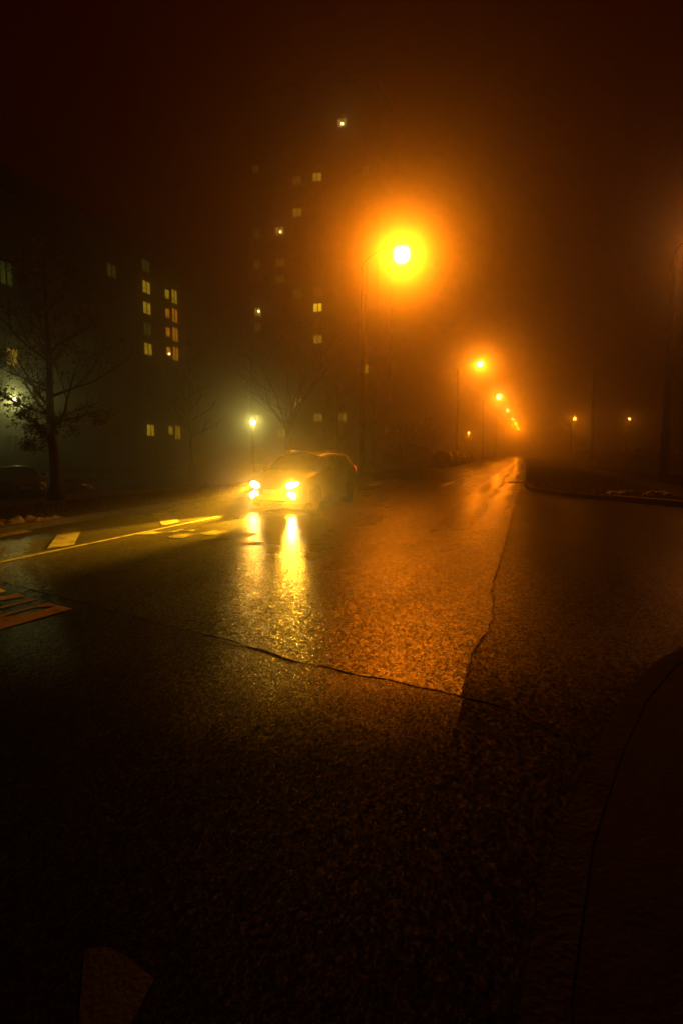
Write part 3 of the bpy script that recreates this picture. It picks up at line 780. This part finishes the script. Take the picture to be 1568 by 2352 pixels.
# ------------------------------------------------------------------ fence on the right
FX = 8.15
fn = thing('fence', 'dark railing fence with thick posts receding along the right verge', 'fence', (FX, 0, .1))
py_ = [at_x(px, 1040, FX).y for px in (1620, 1533, 1493, 1463, 1438, 1416, 1384)]
py_ += [py_[-1] + 6 * k for k in range(1, 7)]
for y in py_:
    bm = bmesh.new(); box(bm, (0, y, .8), (.2, .2, 1.65)); box(bm, (0, y, 1.65), (.26, .26, .06)); obj('post', bm, M['fence'], fn)
for a, b in zip(py_, py_[1:]):
    bm = bmesh.new()
    for z in (.25, 1.42): box(bm, (0, (a + b) / 2, z), (.05, b - a - .22, .05))
    n = int((b - a) / .14)
    for k in range(1, n): box(bm, (0, a + (b - a) * k / n, .84), (.022, .045, 1.36))
    obj('railing', bm, M['fence'], fn)

# ------------------------------------------------------------------ cars
def cr4(p0, p1, p2, p3, t):
    return .5 * (2 * p1 + (p2 - p0) * t + (2 * p0 - 5 * p1 + 4 * p2 - p3) * t * t + (3 * p1 - p0 - 3 * p2 + p3) * t ** 3)
def spline(keys, x):
    """monotone-ish interpolation of tuples keyed by first item"""
    if x <= keys[0][0]: return keys[0][1:]
    if x >= keys[-1][0]: return keys[-1][1:]
    for i in range(len(keys) - 1):
        if keys[i][0] <= x <= keys[i + 1][0]:
            a, b = keys[i], keys[i + 1]; f = (x - a[0]) / (b[0] - a[0])
            m = f * f * (3 - 2 * f) * .5 + f * .5
            return tuple(a[k] + (b[k] - a[k]) * m for k in range(1, len(a)))
def make_car(label, loc, rz, paint, lit, group=None, kind='hatch', name='parked_car'):
    t = thing(name, label, 'car', loc, rz, group)
    #   y along the car, 0 = nose; keys: y, half width, sill z, belt z, roof z, roof half width
    if kind == 'hatch':
        K = [(0, .60, .34, .60, .64, .50), (.05, .72, .26, .68, .73, .60), (.14, .80, .22, .75, .80, .68), (.35, .85, .2, .84, .90, .72), (.8, .87, .2, .90, .97, .74), (1.08, .875, .2, .93, 1.02, .74),
             (1.3, .88, .2, .95, 1.18, .70), (1.62, .88, .2, .96, 1.40, .64), (1.85, .88, .2, .965, 1.475, .62), (2.4, .88, .2, .98, 1.53, .64), (3.1, .88, .2, 1.01, 1.53, .64), (3.65, .875, .2, 1.05, 1.51, .64),
             (3.88, .87, .22, 1.06, 1.46, .64), (4.08, .86, .25, 1.05, 1.2, .70), (4.2, .85, .28, .98, 1.06, .74), (4.28, .82, .32, .9, .96, .72), (4.3, .76, .38, .84, .9, .66)]
        glass_side = (1.55, 3.74); ws = (1.12, 1.78); rw = (3.9, 4.08); L_ = 4.3; ax = (.82, 3.42)
    else:
        K = [(0, .60, .34, .58, .62, .50), (.06, .74, .26, .66, .70, .60), (.18, .82, .22, .72, .76, .68), (.5, .86, .2, .80, .85, .72), (1.1, .87, .2, .87, .93, .74), (1.3, .875, .2, .89, .97, .74),
             (1.6, .88, .2, .91, 1.15, .68), (2.0, .88, .2, .92, 1.36, .60), (2.3, .88, .2, .925, 1.41, .58), (2.9, .88, .2, .93, 1.41, .58), (3.3, .875, .2, .94, 1.32, .58), (3.75, .87, .2, .95, 1.06, .66),
             (4.1, .865, .22, .95, 1.0, .72), (4.35, .84, .26, .9, .95, .72), (4.45, .74, .36, .78, .84, .62)]
        glass_side = (1.8, 3.4); ws = (1.36, 2.12); rw = (3.02, 3.62); L_ = 4.45; ax = (.85, 3.5)
    def P(y, v):
        w, zs, zb, zr, wr = spline(K, y)
        # v: 0 sill .. 1 belt .. 2 roof edge .. 3 roof centre
        if v <= 1:
            x = w * (.95 + .05 * math.sin(math.pi * min(1, v * 1.1))) if v < .9 else w * .955
            x = w * (.93 + .075 * math.sin(math.pi * (.12 + .72 * v)))
            z = zs + (zb - zs) * v
        elif v <= 2:
            f = v - 1; x0 = w * (.93 + .075 * math.sin(math.pi * .84)); e = zr - .07 * (zr - zb) / .5
            x = x0 + (wr - x0) * f ** 1.15; z = zb + (e - zb) * f
        else:
            f = v - 2; e = zr - .07 * (zr - zb) / .5; x = wr * (1 - f); z = e + (zr - e) * math.sin(f * math.pi / 2) ** .8
        return Vector((x, y, z))
    NS = 60; ysamp = sorted(set([L_ * (.5 - .5 * math.cos(math.pi * k / NS)) for k in range(NS + 1)]))
    vs_ = [k / 8 for k in range(9)] + [1 + k / 6 for k in range(1, 7)] + [2 + k / 5 for k in range(1, 6)]
    bm = bmesh.new(); rows = []
    for y in ysamp:
        half = [P(y, v) for v in vs_]
        ring = [Vector((0, y, half[0].z))] + half[:-1] + [half[-1]] + [Vector((-p.x, p.y, p.z)) for p in reversed(half[:-1])]
        rows.append([bm.verts.new(p) for p in ring])
    nn = len(rows[0])
    for a, b in zip(rows, rows[1:]):
        for k in range(nn): bm.faces.new((a[k], a[(k + 1) % nn], b[(k + 1) % nn], b[k]))
    bm.faces.new(rows[0]); bm.faces.new(rows[-1])
    bmesh.ops.remove_doubles(bm, verts=bm.verts, dist=1e-5)
    body = obj('body', bm, paint, t, True)
    def patch(nm, y0f, y1f, v0, v1, sides, m, off=.006, ny=18, nv=8, parent=t):
        bm = bmesh.new()
        for s in sides:
            g = {}
            for j in range(nv + 1):
                v = v0 + (v1 - v0) * j / nv
                for i in range(ny + 1):
                    y = y0f(v) + (y1f(v) - y0f(v)) * i / ny
                    p = P(y, v); e = 1e-3
                    nrm = (P(y + e, v) - p).cross(P(y, v + e) - p)
                    if nrm.length == 0: nrm = Vector((0, 0, 1))
                    nrm.normalize()
                    if nrm.x < 0 and v < 2: nrm = -nrm
                    if v >= 2 and nrm.z < 0: nrm = -nrm
                    p = p + nrm * off
                    g[i, j] = bm.verts.new((s * p.x, p.y, p.z))
            for i in range(ny):
                for j in range(nv): bm.faces.new((g[i, j], g[i + 1, j], g[i + 1, j + 1], g[i, j + 1]))
        return obj(nm, bm, m, parent, True)
    g0, g1 = glass_side
    mid = (g0 + g1) / 2 + .05
    for s in (-1, 1):
        patch('side_window', lambda v: g0 + .45 * (v - 1), lambda v: mid - .05, 1.06, 1.88, (s,), M['glass'])
        patch('side_window', lambda v: mid + .05, lambda v: g1 - .12 * (v - 1), 1.06, 1.88, (s,), M['glass'])
    patch('windscreen', lambda v: ws[0], lambda v: ws[1], 2.0, 3.0, (-1, 1), M['glass'])
    patch('rear_window', lambda v: rw[0], lambda v: rw[1], 2.05, 3.0, (-1, 1), M['glass'])
    # trim
    bm = bmesh.new(); box(bm, (0, .0, .5), (.78, .1, .15)); gr = obj('grille', bm, M['trim'], t)
    bmesh_ = bmesh.new(); box(bmesh_, (0, .02, .335), (1.1, .15, .12)); obj('bumper', bmesh_, M['trim'], t)
    bm = bmesh.new(); box(bm, (0, -.057, .5), (.5, .012, .11)); obj('number_plate', bm, M['plate'], t)
    bm = bmesh.new(); box(bm, (0, L_ + .004, .62), (.5, .012, .11)); obj('number_plate', bm, M['plate'], t)
    bm = bmesh.new(); box(bm, (0, L_ - .06, .4), (1.4, .14, .16)); obj('bumper', bm, M['trim'], t)
    for s in (-1, 1):
        bm = bmesh.new()
        bmesh.ops.create_uvsphere(bm, u_segments=14, v_segments=8, radius=1)
        bmesh.ops.transform(bm, matrix=Matrix.Translation((s * .55, .05, .665)) @ Matrix.Rotation(s * R(24), 4, 'Z') @ Matrix.Rotation(s * R(-10), 4, 'Y') @ Matrix.Diagonal((.185, .075, .092, 1)), verts=bm.verts)
        obj('headlight', bm, M['headlamp'] if lit else M['chrome'], t, True)
        bm = bmesh.new()
        bmesh.ops.create_uvsphere(bm, u_segments=12, v_segments=8, radius=1)
        bmesh.ops.transform(bm, matrix=Matrix.Translation((s * .54, -.015, .40)) @ Matrix.Diagonal((.11, .045, .095, 1)), verts=bm.verts)
        obj('fog_light', bm, M['foglamp'] if lit else M['chrome'], t, True)
        bm = bmesh.new()
        bmesh.ops.create_uvsphere(bm, u_segments=12, v_segments=8, radius=1)
        zt = .98 if kind == 'hatch' else .82
        bmesh.ops.transform(bm, matrix=Matrix.Translation((s * .78, L_ - .13, zt)) @ Matrix.Diagonal((.07, .08, .13, 1)), verts=bm.verts)
        obj('tail_light', bm, M['tail'] if lit else M['red'], t, True)
        bm = bmesh.new(); ym = glass_side[0] + .05
        bmesh.ops.create_uvsphere(bm, u_segments=12, v_segments=8, radius=1)
        bmesh.ops.transform(bm, matrix=Matrix.Translation((s * 1.0, ym, 1.03)) @ Matrix.Diagonal((.11, .07, .075, 1)), verts=bm.verts)
        mr = obj('mirror', bm, paint, t, True)
        for yh in (mid - .25, g1 - .3):
            bm = bmesh.new(); box(bm, (s * .885, yh, .84), (.03, .16, .03)); obj('door_handle', bm, M['chrome'], t)
        bm = bmesh.new(); box(bm, (s * .87, 2.1, .27), (.05, 1.9, .1)); obj('side_skirt', bm, M['trim'], t)
        if kind == 'hatch':
            bm = bmesh.new(); tube(bm, [(s * .58, 1.95, 1.5), (s * .58, 2.05, 1.55), (s * .58, 3.4, 1.55), (s * .58, 3.55, 1.51)], [.016] * 4, 8); obj('roof_rail', bm, M['chrome'], t, True)
        for ya in ax:
            mtx = Matrix.Translation((s * .79, ya, .325)) @ Matrix.Rotation(R(90), 4, 'Y')
            bm = bmesh.new(); lathe(bm, [(.21, -.1), (.3, -.105), (.325, -.08), (.325, .08), (.3, .105), (.21, .1)], 28, mtx, False)
            wh = obj('wheel', bm, M['tyre'], t, True)
            bm = bmesh.new(); lathe(bm, [(.2, s * .05), (.215, s * .1), (.2, s * .1), (.17, s * .06), (.05, s * .07), (.01, s * .075)], 24, mtx, True)
            for k in range(5):
                a = k * 2 * math.pi / 5
                box(bm, mtx @ Vector((.11 * math.cos(a), .11 * math.sin(a), s * .075)), (.03, .2, .045), Matrix.Rotation(a + R(90), 3, 'X') if False else Matrix.Rotation(-a + R(90), 3, 'X'))
            obj('rim', bm, M['rim'], wh)
            mtx2 = Matrix.Translation((s * .884, ya, .335)) @ Matrix.Rotation(R(90), 4, 'Y')
            bm = bmesh.new(); lathe(bm, [(.345, -.02), (.405, -.02), (.405, .008), (.345, .008)], 30, mtx2, False)
            for v in [v for v in bm.verts if v.co.z < .2]: v.co.z = .2
            obj('wheel_arch', bm, M['trim'], t, True)
            bm = bmesh.new(); lathe(bm, [(.35, -.01), (.35, .004)], 30, mtx2, True)
            for v in [v for v in bm.verts if v.co.z < .2]: v.co.z = .2
            obj('wheel_well', bm, M['tyre'], t)
    return t
CARX, CARY = -6.2, 14.55
mc = make_car('silver hatchback driving towards us with blazing headlights and fog lights', (CARX, CARY, .004), R(-3.5), M['carpaint'], True, name='moving_car')
HC = (1, .43, .01)
for s_, hi, fo in ((-1, 95, 55), (1, 165, 250)):
    # dipped beam, the light the reflector scatters about, and the fog lamp
    lamp('headlight_beam', 'SPOT', 31000, HC, (s_ * .55, -.06, .66), mc, .06, (-.03, -.978, -.2), 24, .8)
    lamp('headlight_spill', 'SPOT', hi, HC, (s_ * .55, -.06, .66), mc, .07, (.2, -1, -.02), 120, .6)
    lamp('fog_light_spill', 'SPOT', fo, HC, (s_ * .54, -.08, .4), mc, .06, (.2, -1, -.05), 120, .6)

def dup(root, loc, rz, label, group=None):
    r = root.copy(); col.objects.link(r); r.location = loc; r.rotation_euler = (0, 0, rz); r['label'] = label
    if group: r['group'] = group
    for ch in list(root.children):
        c = ch.copy(); col.objects.link(c); c.parent = r
        for g in list(ch.children):
            d = g.copy(); col.objects.link(d); d.parent = c
    return r
pg = 'cars parked along the left kerb'
def kerb_spot(px, depth): q = at_z(px, 1040, depth); return q
pc = make_car('nearest parked dark hatchback at the left kerb, tail towards us', (-8.35, 68.8, .004), math.pi, M['darkpaint'], False, pg)
pc.scale = (1, 1, 1.13)
dup(pc, (-8.3, 75.2, .004), math.pi, 'second dark hatchback in the row, mostly hidden behind the first parked car', pg)
ps = make_car('low grey saloon parked third in the row at the left kerb', (-8.3, 83.4, .004), math.pi, M['greypaint'], False, pg, 'saloon')
dup(ps, (-8.3, 90.0, .004), math.pi, 'grey saloon parked fourth in the row, blurred by fog', pg)
dup(pc, (-8.3, 97.5, .004), math.pi, 'last hatchback of the parked row, almost lost in the fog', pg)
q = at_z(60, 1100, 26)
make_car('dark saloon parked on the lawn edge behind the big tree at left', (q.x, q.y, -.5), R(52), M['darkpaint'], False, None, 'saloon')
q = at_z(-58, 1100, 25)
dup(ps, (q.x, q.y, -.5), R(52), 'dark car cut by the left picture edge beside the saloon on the lawn', None)

# ------------------------------------------------------------------ fog
bm = bmesh.new(); box(bm, (0, 187, 33.5), (440, 450, 72)); 
hz = obj('haze', bm, None); struct(hz, 'stuff')
m = bpy.data.materials.new('fog'); m.use_nodes = True; nt = m.node_tree; nt.nodes.clear()
out = nt.nodes.new('ShaderNodeOutputMaterial'); pv = nt.nodes.new('ShaderNodeVolumePrincipled')
pv.inputs['Color'].default_value = (.93, .93, .93, 1); pv.inputs['Density'].default_value = .011; pv.inputs['Anisotropy'].default_value = .935
nt.links.new(pv.outputs['Volume'], out.inputs['Volume'])
hz.data.materials.append(m)

# ------------------------------------------------------------------ night sky
w = bpy.data.worlds.new('World'); scene.world = w; w.use_nodes = True
w.node_tree.nodes['Background'].inputs['Color'].default_value = (1, .0, .0, 1)
w.node_tree.nodes['Background'].inputs['Strength'].default_value = .0112

scene.view_settings.view_transform = 'Standard'; scene.view_settings.look = 'None'
scene.view_settings.exposure = 0; scene.view_settings.gamma = 1
cy = scene.cycles
cy.use_denoising = True
try: cy.denoiser = 'OPENIMAGEDENOISE'
except Exception: pass
cy.max_bounces = 6; cy.diffuse_bounces = 2; cy.glossy_bounces = 3; cy.volume_bounces = 0
cy.sample_clamp_indirect = 4
cy.caustics_reflective = False; cy.caustics_refractive = False
